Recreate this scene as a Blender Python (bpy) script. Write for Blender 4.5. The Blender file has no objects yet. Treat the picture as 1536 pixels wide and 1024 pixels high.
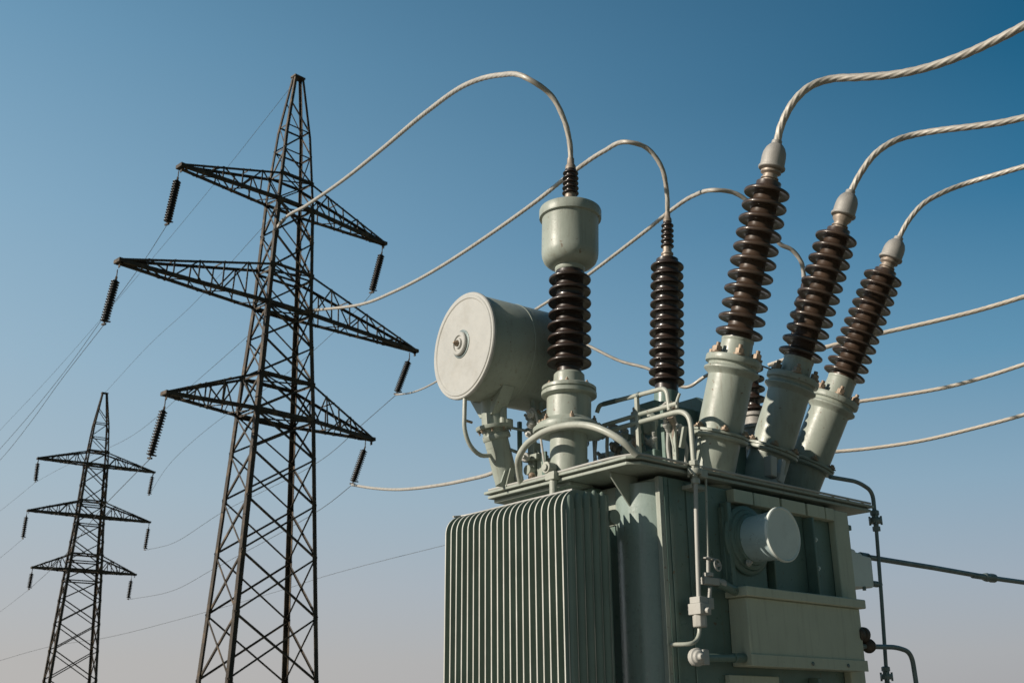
import bpy, bmesh, math, random
from mathutils import Vector, Matrix
random.seed(7)
R = math.radians
SC = bpy.context.scene
COL = SC.collection

# ---------------------------------------------------------------- camera
PITCH, ROLL = math.atan(588 / 1650), R(.5)
cam = bpy.data.objects.new('camera', bpy.data.cameras.new('camera'))
COL.objects.link(cam); SC.camera = cam
_w = Vector((0, math.cos(PITCH), math.sin(PITCH))); _r0 = Vector((1, 0, 0)); _q0 = Vector((0, -math.sin(PITCH), math.cos(PITCH)))
_r = _r0 * math.cos(ROLL) - _q0 * math.sin(ROLL); _q = _r0 * math.sin(ROLL) + _q0 * math.cos(ROLL)
m = Matrix((_r, _q, -_w)).transposed().to_4x4(); m.translation = (0, 0, 1.6)
cam.matrix_world = m
cam.data.sensor_width = 36; cam.data.lens = 36 * 1650 / 1536
cam.data.clip_start = .05; cam.data.clip_end = 12000
cam.data.dof.use_dof = True; cam.data.dof.focus_distance = 11.5; cam.data.dof.aperture_fstop = 4.0

# ---------------------------------------------------------------- sun and sky
SUN_AZ = R(-110)          # measured from +Y towards +X: the sun is on the left, a little behind the camera
SUN_EL = R(25)
sdir = Vector((math.sin(SUN_AZ) * math.cos(SUN_EL), math.cos(SUN_AZ) * math.cos(SUN_EL), math.sin(SUN_EL)))
sun = bpy.data.objects.new('sun', bpy.data.lights.new('sun', 'SUN'))
COL.objects.link(sun)
sun.data.energy = 4.8; sun.data.angle = R(.53); sun.data.color = (1, .90, .77)
sun.rotation_euler = sdir.to_track_quat('Z', 'Y').to_euler(); sun.location = (-40, -10, 30)

def srgb(r, g, b):
    f = lambda c: (c / 255 / 12.92) if c / 255 <= .04045 else ((c / 255 + .055) / 1.055) ** 2.4
    return (f(r), f(g), f(b), 1)

W = bpy.data.worlds.new('World'); SC.world = W; W.use_nodes = True
nt = W.node_tree; nt.nodes.clear(); N = nt.nodes.new; LK = nt.links.new
out = N('ShaderNodeOutputWorld'); bg = N('ShaderNodeBackground'); LK(bg.outputs[0], out.inputs[0])
sky = N('ShaderNodeTexSky'); sky.sky_type = 'NISHITA'; sky.sun_disc = False
sky.sun_elevation = SUN_EL; sky.sun_rotation = SUN_AZ; sky.dust_density = 2; sky.ozone_density = 3
tc = N('ShaderNodeTexCoord'); sep = N('ShaderNodeSeparateXYZ'); LK(tc.outputs['Generated'], sep.inputs[0])
def ramp(stops, src):
    n = N('ShaderNodeValToRGB'); LK(src, n.inputs[0]); e = n.color_ramp.elements
    while len(e) < len(stops): e.new(.5)
    for el, (p, c) in zip(e, stops): el.position = p; el.color = srgb(*c)
    n.color_ramp.interpolation = 'B_SPLINE' if False else 'LINEAR'
    return n.outputs[0]
SKY_L = [(0, (189, 185, 182)), (.06, (186, 184, 182)), (.12, (180, 186, 191)), (.2, (169, 188, 200)), (.3, (155, 184, 203)), (.42, (137, 174, 199)), (.55, (113, 157, 187)), (.75, (60, 115, 150)), (1, (30, 80, 110))]
SKY_R = [(0, (165, 163, 165)), (.06, (168, 171, 175)), (.12, (158, 172, 185)), (.2, (136, 167, 188)), (.3, (94, 146, 177)), (.42, (46, 114, 153)), (.52, (10, 91, 129)), (.65, (2, 72, 108)), (1, (0, 44, 74))]
mr = N('ShaderNodeMapRange'); mr.inputs[1].default_value = -.46; mr.inputs[2].default_value = .46; mr.interpolation_type = 'LINEAR'
LK(sep.outputs[0], mr.inputs[0])
mx = N('ShaderNodeMix'); mx.data_type = 'RGBA'
LK(mr.outputs[0], mx.inputs[0]); LK(ramp(SKY_L, sep.outputs[2]), mx.inputs[6]); LK(ramp(SKY_R, sep.outputs[2]), mx.inputs[7])
sc_ = N('ShaderNodeVectorMath'); sc_.operation = 'SCALE'; LK(sky.outputs[0], sc_.inputs[0]); sc_.inputs['Scale'].default_value = .08
SKY_B = [(0, (104, 114, 112)), (.1, (88, 113, 115)), (.3, (55, 90, 100)), (.6, (26, 58, 70)), (1, (12, 40, 54))]    # unseen sky behind right of the camera, darkened to deepen the shaded faces
dt = N('ShaderNodeVectorMath'); dt.operation = 'DOT_PRODUCT'; LK(tc.outputs['Generated'], dt.inputs[0]); dt.inputs[1].default_value = (.65, -.76, 0)
mr2 = N('ShaderNodeMapRange'); mr2.inputs[1].default_value = -.2; mr2.inputs[2].default_value = .45; mr2.interpolation_type = 'SMOOTHSTEP'; LK(dt.outputs['Value'], mr2.inputs[0])
mx3 = N('ShaderNodeMix'); mx3.data_type = 'RGBA'; LK(mr2.outputs[0], mx3.inputs[0]); LK(mx.outputs[2], mx3.inputs[6]); LK(ramp(SKY_B, sep.outputs[2]), mx3.inputs[7])
mx2 = N('ShaderNodeMix'); mx2.data_type = 'RGBA'; mx2.inputs[0].default_value = .05
LK(mx3.outputs[2], mx2.inputs[6]); LK(sc_.outputs[0], mx2.inputs[7])
LK(mx2.outputs[2], bg.inputs[0]); bg.inputs[1].default_value = 1.0
SC.view_settings.view_transform = 'Standard'; SC.view_settings.look = 'None'
SC.view_settings.exposure = 0; SC.view_settings.gamma = 1

# ---------------------------------------------------------------- materials
def material(name, col, rough=.5, metal=0, var=.12, scale=3., bump=.0, bscale=60, dirt=None, dirt_amt=.0, coat=0, streak=False, spec=.5, fine=0, rust=0):
    m = bpy.data.materials.new(name); m.use_nodes = True
    nt = m.node_tree; b = nt.nodes['Principled BSDF']; N = nt.nodes.new; L = nt.links.new
    tc = N('ShaderNodeTexCoord')
    def noise(sc, det=6, vec=None, rg=.6):
        n = N('ShaderNodeTexNoise'); n.inputs['Scale'].default_value = sc; n.inputs['Detail'].default_value = det; n.inputs['Roughness'].default_value = rg
        L(vec or tc.outputs['Object'], n.inputs['Vector']); return n.outputs['Fac']
    def mapr(src, a, b_, c, d):
        n = N('ShaderNodeMapRange'); n.inputs[1].default_value = a; n.inputs[2].default_value = b_; n.inputs[3].default_value = c; n.inputs[4].default_value = d
        L(src, n.inputs[0]); return n.outputs[0]
    def mix(fac, a, b_, typ='MIX'):
        n = N('ShaderNodeMix'); n.data_type = 'RGBA'; n.blend_type = typ
        if isinstance(fac, float): n.inputs[0].default_value = fac
        else: L(fac, n.inputs[0])
        for s, i in ((a, 6), (b_, 7)):
            if isinstance(s, tuple): n.inputs[i].default_value = s
            else: L(s, n.inputs[i])
        return n.outputs[2]
    c0 = (*col, 1); lo = tuple(c * (1 - var) for c in col) + (1,); hi = tuple(min(1, c * (1 + var)) for c in col) + (1,)
    c = mix(mapr(noise(scale), .3, .7, 0, 1), lo, hi)
    if fine: c = mix(mapr(noise(scale * 40, 3), .3, .7, 0, 1), c, tuple(x * (1 - fine) for x in col) + (1,))
    if dirt:
        vec = None
        if streak:
            mp = N('ShaderNodeMapping'); mp.inputs['Scale'].default_value = (9, 9, .7); L(tc.outputs['Object'], mp.inputs[0]); vec = mp.outputs[0]
        f = mapr(noise(2.2, 8, vec, .65), .52, .72, 0, dirt_amt)
        c = mix(f, c, (*dirt, 1))
        f2 = mapr(noise(38, 4), .62, .72, 0, dirt_amt * .8); c = mix(f2, c, (*dirt, 1))
    if rust:
        a_ = mapr(noise(17, 5), .655, .70, 0, rust); c = mix(a_, c, (.15, .075, .035, 1))
    L(c, b.inputs['Base Color'])
    L(mapr(noise(scale * 4), .3, .7, max(.04, rough - .09), min(1, rough + .09)), b.inputs['Roughness'])
    b.inputs['Metallic'].default_value = metal; b.inputs['Coat Weight'].default_value = coat; b.inputs['Coat Roughness'].default_value = .12
    b.inputs['Specular IOR Level'].default_value = spec
    if bump:
        bn = N('ShaderNodeBump'); bn.inputs['Strength'].default_value = bump; bn.inputs['Distance'].default_value = .01
        L(noise(bscale, 3), bn.inputs['Height']); L(bn.outputs[0], b.inputs['Normal'])
    return m
M = dict(
    paint=material('weathered_grey_green_paint', (.345, .38, .33), .40, var=.07, bump=.10, bscale=45, dirt=(.19, .165, .12), dirt_amt=.45, streak=True, spec=.45, rust=.75),
    tankpaint=material('tank_green_paint', (.15, .22, .19), .34, var=.10, bump=.10, bscale=30, dirt=(.16, .14, .10), dirt_amt=.35, streak=True, spec=.5, rust=.75),
    column=material('glossy_teal_grey_paint', (.29, .365, .335), .30, var=.06, bump=.12, bscale=35, dirt=(.19, .17, .13), dirt_amt=.3, streak=True, coat=.25, rust=.6),
    light=material('pale_grey_paint', (.46, .457, .43), .45, var=.05, bump=.06, bscale=60, dirt=(.30, .27, .21), dirt_amt=.35, spec=.4),
    fin=material('radiator_green_paint', (.215, .275, .235), .42, var=.08, bump=.05, bscale=50, dirt=(.14, .125, .09), dirt_amt=.3, streak=True, spec=.4),
    rim=material('lit_fin_edge_paint', (.56, .56, .51), .45, var=.10, dirt=(.26, .25, .20), dirt_amt=.35),  # paler than the fins: sunlight on their edges is put into the colour
    boxpaint=material('cabinet_olive_grey_paint', (.56, .58, .46), .55, var=.05, bump=.08, bscale=90, dirt=(.18, .16, .12), dirt_amt=.25, streak=True, spec=.3),
    pipe=material('pipe_paint', (.42, .435, .38), .38, var=.10, scale=8, bump=.08, bscale=80, dirt=(.13, .2, .17), dirt_amt=.35, spec=.5, rust=.75),
    darkpipe=material('galvanised_dark_pipe', (.20, .245, .24), .42, metal=.3, var=.2, scale=10, bump=.1, bscale=70, dirt=(.12, .10, .08), dirt_amt=.4),
    bolt=material('weathered_brass_bolt', (.33, .25, .18), .55, metal=.25, var=.25, scale=20, dirt=(.10, .055, .03), dirt_amt=.7),
    porcelain=material('brown_glazed_porcelain', (.030, .019, .014), .38, var=.22, scale=5, coat=.3, bump=.04, bscale=30, dirt=(.07, .042, .03), dirt_amt=.3, spec=.5),
    porcelain_light=material('brown_bronze_porcelain', (.058, .037, .025), .34, var=.22, scale=5, coat=.3, bump=.05, bscale=30, dirt=(.10, .066, .045), dirt_amt=.45, spec=.6),
    copper=material('worn_bronze_collar', (.32, .265, .215), .5, metal=.3, var=.2, scale=12, dirt=(.12, .07, .04), dirt_amt=.5),
    iron=material('rusty_iron', (.085, .065, .05), .6, metal=.2, var=.25, scale=12, dirt=(.13, .07, .04), dirt_amt=.6),
    cast=material('cast_aluminium', (.36, .345, .32), .62, metal=.25, var=.10, scale=9, bump=.25, bscale=110, dirt=(.22, .20, .17), dirt_amt=.45),
    cable=material('weathered_stranded_aluminium', (.47, .44, .39), .58, metal=.25, var=.16, scale=7, dirt=(.24, .19, .14), dirt_amt=.5),
    pale=material('pale_jacketed_cable', (.64, .57, .48), .6, var=.12, scale=7, dirt=(.30, .24, .18), dirt_amt=.4),
    wire=material('dark_line_conductor', (.10, .11, .12), .6, metal=.3, var=.1),
    steel=material('oxidised_lattice_steel', (.056, .046, .036), .6, metal=.15, var=.30, scale=1.2, dirt=(.30, .21, .13), dirt_amt=.6, spec=.3),
    disc=material('dark_glass_disc', (.022, .02, .02), .38, var=.2, spec=.35),
    concrete=material('plinth_concrete', (.36, .34, .31), .85, var=.12, scale=4, bump=.3, bscale=40),
    plate=material('port_disc_grey', (.74, .80, .76), .5, var=.05, dirt=(.2, .19, .16), dirt_amt=.2),
    portmetal=material('port_blue_grey_sheet', (.52, .65, .67), .33, metal=.2, var=.08, bump=.05),
    ground=material('dry_grass_and_soil', (.135, .125, .08), .95, var=.35, scale=.25, dirt=(.10, .11, .045), dirt_amt=.8),
    gravel=material('gravel_yard', (.22, .20, .165), .95, var=.3, scale=25, bump=.6, bscale=60),
)

# ---------------------------------------------------------------- mesh helpers
def frame(d):
    d = Vector(d).normalized(); a = Vector((0, 0, 1)) if abs(d.z) < .95 else Vector((1, 0, 0))
    x = a.cross(d).normalized(); return x, d.cross(x).normalized(), d
class MB:
    def __init__(s): s.v = []; s.f = []
    def add(s, v, f):
        n = len(s.v); s.v += [tuple(p) for p in v]; s.f += [tuple(i + n for i in q) for q in f]; return s
    def hexa(s, c):      # eight corners: bottom ring, top ring
        return s.add(c, [(3, 2, 1, 0), (4, 5, 6, 7), (0, 1, 5, 4), (1, 2, 6, 5), (2, 3, 7, 6), (3, 0, 4, 7)])
    def box(s, x0, x1, y0, y1, z0, z1):
        return s.hexa([(x0, y0, z0), (x1, y0, z0), (x1, y1, z0), (x0, y1, z0), (x0, y0, z1), (x1, y0, z1), (x1, y1, z1), (x0, y1, z1)])
    def obox(s, c, d, lx, ly, lz, spin=0):   # box centred on c, its z axis along d
        x, y, z = frame(d); c = Vector(c); cs, sn = math.cos(spin), math.sin(spin); x, y = x * cs + y * sn, y * cs - x * sn
        return s.hexa([c + x * (i * lx / 2) + y * (j * ly / 2) + z * (k * lz / 2) for k in (-1, 1) for i, j in ((-1, -1), (1, -1), (1, 1), (-1, 1))])
    def bar(s, a, b, w, t, side=None):
        a, b = Vector(a), Vector(b); d = (b - a).normalized()
        x = (Vector(side) - d * Vector(side).dot(d)).normalized() if side is not None else frame(d)[0]
        y = d.cross(x)
        return s.hexa([p + x * (i * w / 2) + y * (j * t / 2) for p in (a, b) for i, j in ((-1, -1), (1, -1), (1, 1), (-1, 1))])
    def angle(s, a, b, w, t, x, y):          # L section: flanges run from the a-b line towards x and towards y
        a, b = Vector(a), Vector(b); d = (b - a).normalized()
        x = Vector(x); x = (x - d * x.dot(d)).normalized(); y = Vector(y); y = (y - d * y.dot(d)); y = (y - x * y.dot(x)).normalized()
        pr = [(0, 0), (w, 0), (w, t), (t, t), (t, w), (0, w)]
        v = [p + x * i + y * j for p in (a, b) for i, j in pr]
        f = [(i, (i + 1) % 6, (i + 1) % 6 + 6, i + 6) for i in range(6)]
        f += [(3, 2, 1, 0), (5, 4, 3, 0), (6, 7, 8, 9), (6, 9, 10, 11)]
        return s.add(v, f)
    def tube(s, pts, r, seg=12, caps=True):
        P = [Vector(p) for p in pts]; n = len(P); rs = r if isinstance(r, (list, tuple)) else [r] * n
        T = [(P[min(i + 1, n - 1)] - P[max(i - 1, 0)]).normalized() for i in range(n)]
        x, y, _ = frame(T[0]); V = []
        for i in range(n):
            x = (x - T[i] * x.dot(T[i])).normalized(); y = T[i].cross(x)
            V += [P[i] + (x * math.cos(2 * math.pi * k / seg) + y * math.sin(2 * math.pi * k / seg)) * rs[i] for k in range(seg)]
        F = [(i * seg + k, i * seg + (k + 1) % seg, (i + 1) * seg + (k + 1) % seg, (i + 1) * seg + k) for i in range(n - 1) for k in range(seg)]
        if caps: F += [tuple(range(seg))[::-1], tuple(range((n - 1) * seg, n * seg))]
        return s.add(V, F)
    def rope(s, pts, r, lay, strands=7, seg=28, dep=.28):
        P = [Vector(p) for p in pts]; n = len(P); rs = r if isinstance(r, (list, tuple)) else [r] * n
        T = [(P[min(i + 1, n - 1)] - P[max(i - 1, 0)]).normalized() for i in range(n)]
        x, y, _ = frame(T[0]); V = []; tw = 0
        for i in range(n):
            if i: tw += (P[i] - P[i - 1]).length / (lay * rs[i]) * 2 * math.pi
            x = (x - T[i] * x.dot(T[i])).normalized(); y = T[i].cross(x)
            for k in range(seg):
                a = 2 * math.pi * k / seg; q = rs[i] * (1 - dep + dep * abs(math.sin((a * strands + tw) / 2)) ** .8)
                V.append(P[i] + (x * math.cos(a) + y * math.sin(a)) * q)
        F = [(i * seg + k, i * seg + (k + 1) % seg, (i + 1) * seg + (k + 1) % seg, (i + 1) * seg + k) for i in range(n - 1) for k in range(seg)]
        F += [tuple(range(seg))[::-1], tuple(range((n - 1) * seg, n * seg))]
        return s.add(V, F)
    def lathe(s, prof, o=(0, 0, 0), d=(0, 0, 1), seg=32, sy=1):
        x, y, z = frame(d); o = Vector(o); n = len(prof)
        V = [o + z * h + (x * math.cos(2 * math.pi * k / seg) + y * (sy * math.sin(2 * math.pi * k / seg))) * max(r, 1e-4) for r, h in prof for k in range(seg)]
        F = [(i * seg + k, i * seg + (k + 1) % seg, (i + 1) * seg + (k + 1) % seg, (i + 1) * seg + k) for i in range(n - 1) for k in range(seg)]
        if prof[0][0] > 1e-3: F.append(tuple(range(seg))[::-1])
        if prof[-1][0] > 1e-3: F.append(tuple(range((n - 1) * seg, n * seg)))
        return s.add(V, F)
    def cyl(s, a, b, r, seg=24):
        a, b = Vector(a), Vector(b); return s.lathe([(r, 0), (r, (b - a).length)], a, b - a, seg)
    def prism(s, poly, a, b):  # polygon points (3D) extruded by vector
        n = len(poly); off = Vector(a); p = [Vector(q) for q in poly]
        return s.add([*p, *[q + off for q in p]], [tuple(range(n))[::-1], tuple(range(n, 2 * n))] + [(i, (i + 1) % n, (i + 1) % n + n, i + n) for i in range(n)])
    def hexbolt(s, o, d, r, h):
        s.lathe([(r * 1.35, 0), (r * 1.35, h * .25)], o, d, 16)
        s.lathe([(r, h * .25), (r, h * .95), (r * .85, h)], o, d, 6)
        return s.lathe([(r * .5, h), (r * .5, h * 1.5)], o, d, 10)
    rim = None
    def build(s, name, mat, parent=None, bevel=0, smooth=38):
        me = bpy.data.meshes.new(name); me.from_pydata(s.v, [], s.f); me.validate()
        b = bmesh.new(); b.from_mesh(me); bmesh.ops.recalc_face_normals(b, faces=b.faces); b.to_mesh(me); b.free()
        me.materials.append(mat)
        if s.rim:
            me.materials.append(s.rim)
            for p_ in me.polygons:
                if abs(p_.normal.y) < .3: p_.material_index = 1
        if smooth:
            me.polygons.foreach_set('use_smooth', [True] * len(me.polygons)); me.set_sharp_from_angle(angle=R(smooth))
        o = bpy.data.objects.new(name, me); COL.objects.link(o)
        if parent: o.parent = parent
        if bevel:
            mo = o.modifiers.new('bevel', 'BEVEL'); mo.width = bevel; mo.segments = 2; mo.limit_method = 'ANGLE'; mo.angle_limit = R(40); mo.harden_normals = False
        return o
def tag(o, label=None, cat=None, group=None, kind=None):
    for k, v in (('label', label), ('category', cat), ('group', group), ('kind', kind)):
        if v: o[k] = v
    return o
def empty(name, loc=(0, 0, 0), rz=0):
    o = bpy.data.objects.new(name, None); COL.objects.link(o); o.location = loc; o.rotation_euler.z = rz; o.empty_display_size = .3; return o
def spline(P, step):
    P = [Vector(p) for p in P]; out = []
    for i in range(len(P) - 1):
        p0 = P[i - 1] if i else P[0] * 2 - P[1]; p3 = P[i + 2] if i + 2 < len(P) else P[-1] * 2 - P[-2]
        p1, p2 = P[i], P[i + 1]
        t1 = max((p1 - p0).length, 1e-4) ** .5; t2 = max((p2 - p1).length, 1e-4) ** .5; t3 = max((p3 - p2).length, 1e-4) ** .5
        m1 = (p2 - p1) + t2 * ((p1 - p0) / t1 - (p2 - p0) / (t1 + t2)); m2 = (p2 - p1) + t2 * ((p3 - p2) / t3 - (p3 - p1) / (t2 + t3))
        n = max(2, int((p2 - p1).length / step))
        for k in range(n):
            t = k / n; t_2 = t * t; t_3 = t_2 * t
            out.append(p1 * (2 * t_3 - 3 * t_2 + 1) + m1 * (t_3 - 2 * t_2 + t) + p2 * (-2 * t_3 + 3 * t_2) + m2 * (t_3 - t_2))
    return out + [P[-1]]
def fillet(P, r, n=6):     # polyline with rounded corners
    P = [Vector(p) for p in P]; out = [P[0]]
    for i in range(1, len(P) - 1):
        a, b = P[i - 1] - P[i], P[i + 1] - P[i]; q = min(r, a.length * .45, b.length * .45)
        s, e = P[i] + a.normalized() * q, P[i] + b.normalized() * q
        out += [s * (1 - t) ** 2 + P[i] * 2 * t * (1 - t) + e * t * t for t in [k / n for k in range(n + 1)]]
    return out + [P[-1]]

# ---------------------------------------------------------------- ground
def ground():
    mb = MB(); n = 60; S = 6000.
    c = [math.copysign(abs(i / n * 2 - 1) ** 3, i / n * 2 - 1) * S for i in range(n + 1)]
    mb.add([(x, y, 0 if abs(x) < 25 and abs(y) < 40 else .25 * math.sin(x * .031) * math.cos(y * .023) - .25) for y in c for x in c],
           [(j * (n + 1) + i, j * (n + 1) + i + 1, (j + 1) * (n + 1) + i + 1, (j + 1) * (n + 1) + i) for j in range(n) for i in range(n)])
    return tag(mb.build('ground', M['ground']), kind='structure')
ground()
g = MB().box(-4, 11, 4, 20, -.2, .03); tag(g.build('gravel_yard', M['gravel']), kind='structure')

# ---------------------------------------------------------------- transformer
TR = empty('power_transformer', (1.099, 9.811, 0), R(90 - 49.4))
tag(TR, 'grey-green power transformer with ribbed radiator, round oil drum and brown porcelain bushings', 'transformer')
Z0 = 4.0
tag(MB().box(-.9, 4.3, -.5, 2.6, -.1, .35).build('foundation', M['concrete'], bevel=.03), kind='structure').matrix_world = TR.matrix_basis.copy()

# tank
t = MB().box(.5, 3.4, .1, 2.0, .5, 3.88)
tank = t.build('tank', M['tankpaint'], TR, bevel=.012)
MB().box(.44, .498, .1, .155, .5, 3.875).box(.485, .499, .157, .95, 3.5, 3.875).build('corner_strip', M['paint'], tank, bevel=.006)
b = MB(); n = 20                                                        # bulged column on the left face
prof = [(.5 - .125 * math.sin(math.pi * k / n) ** .8, .175 + .56 * k / n) for k in range(n + 1)]
b.prism([(a, y, .55) for a, y in prof], (0, 0, 3.29), None); b.build('pilaster', M['column'], tank, smooth=50)
b = MB().box(.35, .5, .9, 2.05, 3.55, 3.885); b.build('side_frame', M['tankpaint'], tank, bevel=.008)
b = MB().prism([(.498, .42, 3.925), (.13, .42, 3.925), (.13, .42, 3.88), (.498, .42, 3.50)], (0, .018, 0), None); b.build('gusset', M['paint'], tank, bevel=.003)
b = MB().prism([(.3, -.0, 3.925), (.3, .10, 3.925), (.3, .10, 3.6)], (.018, 0, 0), None)
# ribs of the right face
def rib(a0, a1, d, z0, z1, mat='tankpaint', bev=.008): return MB().box(a0, a1, .1 - d, .098, z0, z1).build('stiffener', M[mat], tank, bevel=bev)
rib(.56, .60, .010, .6, 3.86); rib(.80, .86, .012, .6, 3.86); rib(1.30, 1.36, .10, 2.9, 3.72); rib(1.98, 2.005, .10, 2.9, 3.72); rib(2.66, 2.69, .13, 2.9, 3.72)
rib(2.695, 2.80, .05, 2.9, 3.71, 'boxpaint'); rib(3.13, 3.395, .09, .6, 3.86, 'boxpaint', .012); rib(1.2, 1.95, .06, .6, 2.1, 'boxpaint'); rib(2.5, 2.56, .12, .6, 2.1)
b = MB()
for k, (a0, a1) in enumerate(((1.42, 1.72), (1.74, 2.16), (2.2, 2.6), (2.64, 2.95), (2.97, 3.12))): b.box(a0, a1, .0, .098, 3.735, 3.865)
b.build('clamp_rail', M['boxpaint'], tank, bevel=.006)
for z in (3.50, 3.20): MB().hexbolt((2.76, .048, z), (0, -1, 0), .027, .03).build('bolt', M['plate'], tank)
b = MB().box(3.40, 3.62, .12, .5, 3.70, 3.76).box(3.42, 3.5, .3, .36, 3.76, 3.93); b.build('end_bracket', M['tankpaint'], tank, bevel=.01)

# lid: two flanged plates
def plate(x0, x1, y0, y1, z0, z1, ch):
    return MB().prism([(x0 + ch, y0, z0), (x1, y0, z0), (x1, y1, z0), (x0, y1, z0), (x0, y0 + ch, z0)], (0, 0, z1 - z0), None)
lid = plate(0, 3.93, 0, 2.17, 3.972, 4.0, .10).build('lid', M['paint'], TR, bevel=.006)
plate(.03, 3.90, .025, 2.14, 3.925, 3.955, .10).build('lid_flange', M['paint'], lid, bevel=.006)
plate(.06, 3.87, .055, 2.11, 3.9555, 3.9715, .1).build('gasket', M['darkpipe'], lid)
b = MB().box(.10, .42, .95, 2.12, 3.888, 3.924); b.build('lid_beam', M['paint'], lid, bevel=.006)
for k in range(13):
    a = .35 + k * .285; MB().hexbolt((a, .045, 3.9995), (0, 0, 1), .016, .024).build('bolt', M['bolt'], lid)
for k in range(7):
    MB().hexbolt((.045, .3 + k * .27, 3.9995), (0, 0, 1), .016, .024).build('bolt', M['bolt'], lid)
b = MB().tube(spline([(.015, 2.1, 4.012), (.015, 1.2, 4.012), (.015, .2, 4.012), (.10, .012, 4.012), (.3, -.005, 4.012), (1.2, -.005, 4.012), (3.85, -.005, 4.012)], .1), .013, 8); b.build('rim_pipe', M['light'], lid)

# radiator: a stack of round-shouldered fins, the nearest one fluted
def fin_outline(a0, a1, z0, z1, r, n=10):
    p = [(a1, z0), (a1, z1)]
    p += [(a0 + r - r * math.sin(math.pi / 2 * k / n), z1 - r + r * math.cos(math.pi / 2 * k / n)) for k in range(n + 1)]
    p += [(a0 + r * .5 - r * .5 * math.cos(math.pi / 2 * k / n), z0 + r * .5 - r * .5 * math.sin(math.pi / 2 * k / n)) for k in range(n + 1)]
    return p
NF, B0, DB = 20, .435, .0905
def radiator():
    c = MB().cyl((.16, B0 - .02, 3.5), (.16, 2.2, 3.5), .07); c.cyl((.16, 1.2, 3.5), (.5, 1.2, 3.5), .08)
    c2 = MB().cyl((.16, B0 - .02, .95), (.16, 2.2, .95), .07); c2.cyl((.16, 1.2, .95), (.5, 1.2, .95), .08)
    rad = c.build('radiator', M['fin'], TR); c2.build('collector', M['fin'], rad)
    for i in range(NF):
        y = B0 + i * DB
        o = fin_outline(-.5, .10, .8, 3.70, .20)
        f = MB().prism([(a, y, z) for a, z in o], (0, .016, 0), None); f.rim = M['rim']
        if i: f.prism([(a, y - .010, z) for a, z in fin_outline(-.36, .03, .9, 3.54, .14)], (0, .035, 0), None)
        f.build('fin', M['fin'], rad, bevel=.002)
    e = MB()                                                            # flutes on the nearest fin
    for k in range(5):
        a = -.405 + k * .105; top = 3.56 + .026 * min(k, 3); w = .044
        V = []; F = []; ns, nz = 10, 14
        for j in range(nz + 6):
            if j < nz: z = .95 + (top - .95) * j / (nz - 1); sc = 1
            else:
                q = (j - nz + 1) / 6; z = top + .085 * math.sin(q * math.pi / 2); sc = math.cos(q * math.pi / 2)
            for i_ in range(ns + 1):
                th = math.pi * i_ / ns; V.append((a - w * sc * math.cos(th), B0 + .001 - .032 * sc * math.sin(th), z))
        for j in range(nz + 5):
            for i_ in range(ns): F.append((j * (ns + 1) + i_, j * (ns + 1) + i_ + 1, (j + 1) * (ns + 1) + i_ + 1, (j + 1) * (ns + 1) + i_))
        e.add(V, F)
    e.build('fluted_panel', M['fin'], rad, smooth=60)
    for k in range(6): MB().box(-.4605 + k * .105, -.4545 + k * .105, B0 - .010, B0 - .0005, .95, 3.50 + .02 * min(k, 3)).build('lit_edge_strip', M['rim'], rad, bevel=.002)  # added pale strips, painted lit lines along the flute edges
    hd = MB().tube(spline([(-.40, 2.17, 3.695), (-.30, 2.17, 3.712), (-.30, 1.2, 3.712), (-.30, .5, 3.712)], .1), .011, 8); hd.build('top_strip', M['light'], rad)
radiator()

# conservator (round oil tank)
CB, CZ, CR = 2.0, 5.50, .565
c = MB().lathe([(CR * .985, 0), (CR, .02), (CR, .5), (CR + .004, .505), (CR + .004, .53), (CR, .535), (CR, .98), (CR * .95, 1.03), (CR * .7, 1.07), (CR * .35, 1.09), (0, 1.095)], (-.41, CB, CZ), (1, 0, 0), 96)
cons = c.build('conservator', M['paint'], TR, smooth=30)
c = MB().lathe([(CR + .012, .0), (CR + .02, .012), (CR + .02, .035), (CR + .006, .045)], (-.455, CB, CZ), (1, 0, 0), 96)
c.lathe([(0, -.006), (.30, -.004), (CR - .06, .0), (CR - .045, -.012), (CR - .02, -.012), (CR - .005, .005)], (-.452, CB, CZ), (1, 0, 0), 96)
c.build('end_cap', M['light'], cons, smooth=30)
c = MB().lathe([(.155, 0), (.155, -.008), (.14, -.012), (.0, -.012)], (-.456, CB + .02, CZ + .02), (1, 0, 0), 40); c.build('gasket_ring', M['darkpipe'], cons)
c = MB().lathe([(.13, 0), (.13, -.035), (.12, -.045), (.09, -.045), (.085, -.03), (.06, -.03), (.055, -.05), (0, -.05)], (-.458, CB + .02, CZ + .02), (1, 0, 0), 40); c.build('sight_glass', M['light'], cons)
c = MB().lathe([(.035, 0), (.035, -.02), (.02, -.04), (.012, -.055), (0, -.06)], (-.505, CB + .02, CZ + .02), (1, 0, 0), 6); c.build('plug', M['bolt'], cons)
c = MB()                                                                # saddles under the drum
for x0, x1, hw in ((-.16, .0, .11), (.58, .70, .10)):
    pts = []
    for k in range(13):
        an = R(-125 + 70 * k / 12); pts.append((CB + (CR + .002) * math.cos(an), CZ + (CR + .002) * math.sin(an)))
    lo = [(CB + hw, CZ - CR - .17), (CB - hw, CZ - CR - .17)]
    c.prism([(x0, y, z) for y, z in pts + lo], (x1 - x0, 0, 0), None)
c.build('saddle', M['paint'], cons, bevel=.006)
c = MB().tube([(.14, CB, 4.0), (-.02, CB, 4.52)], [.125, .128], 32); c.tube(fillet([(-.0, CB, 4.45), (-.05, CB, 4.62), (-.07, CB, 4.98)], .2), .128, 32)
leg = c.build('support_pipe', M['paint'], cons)
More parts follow.
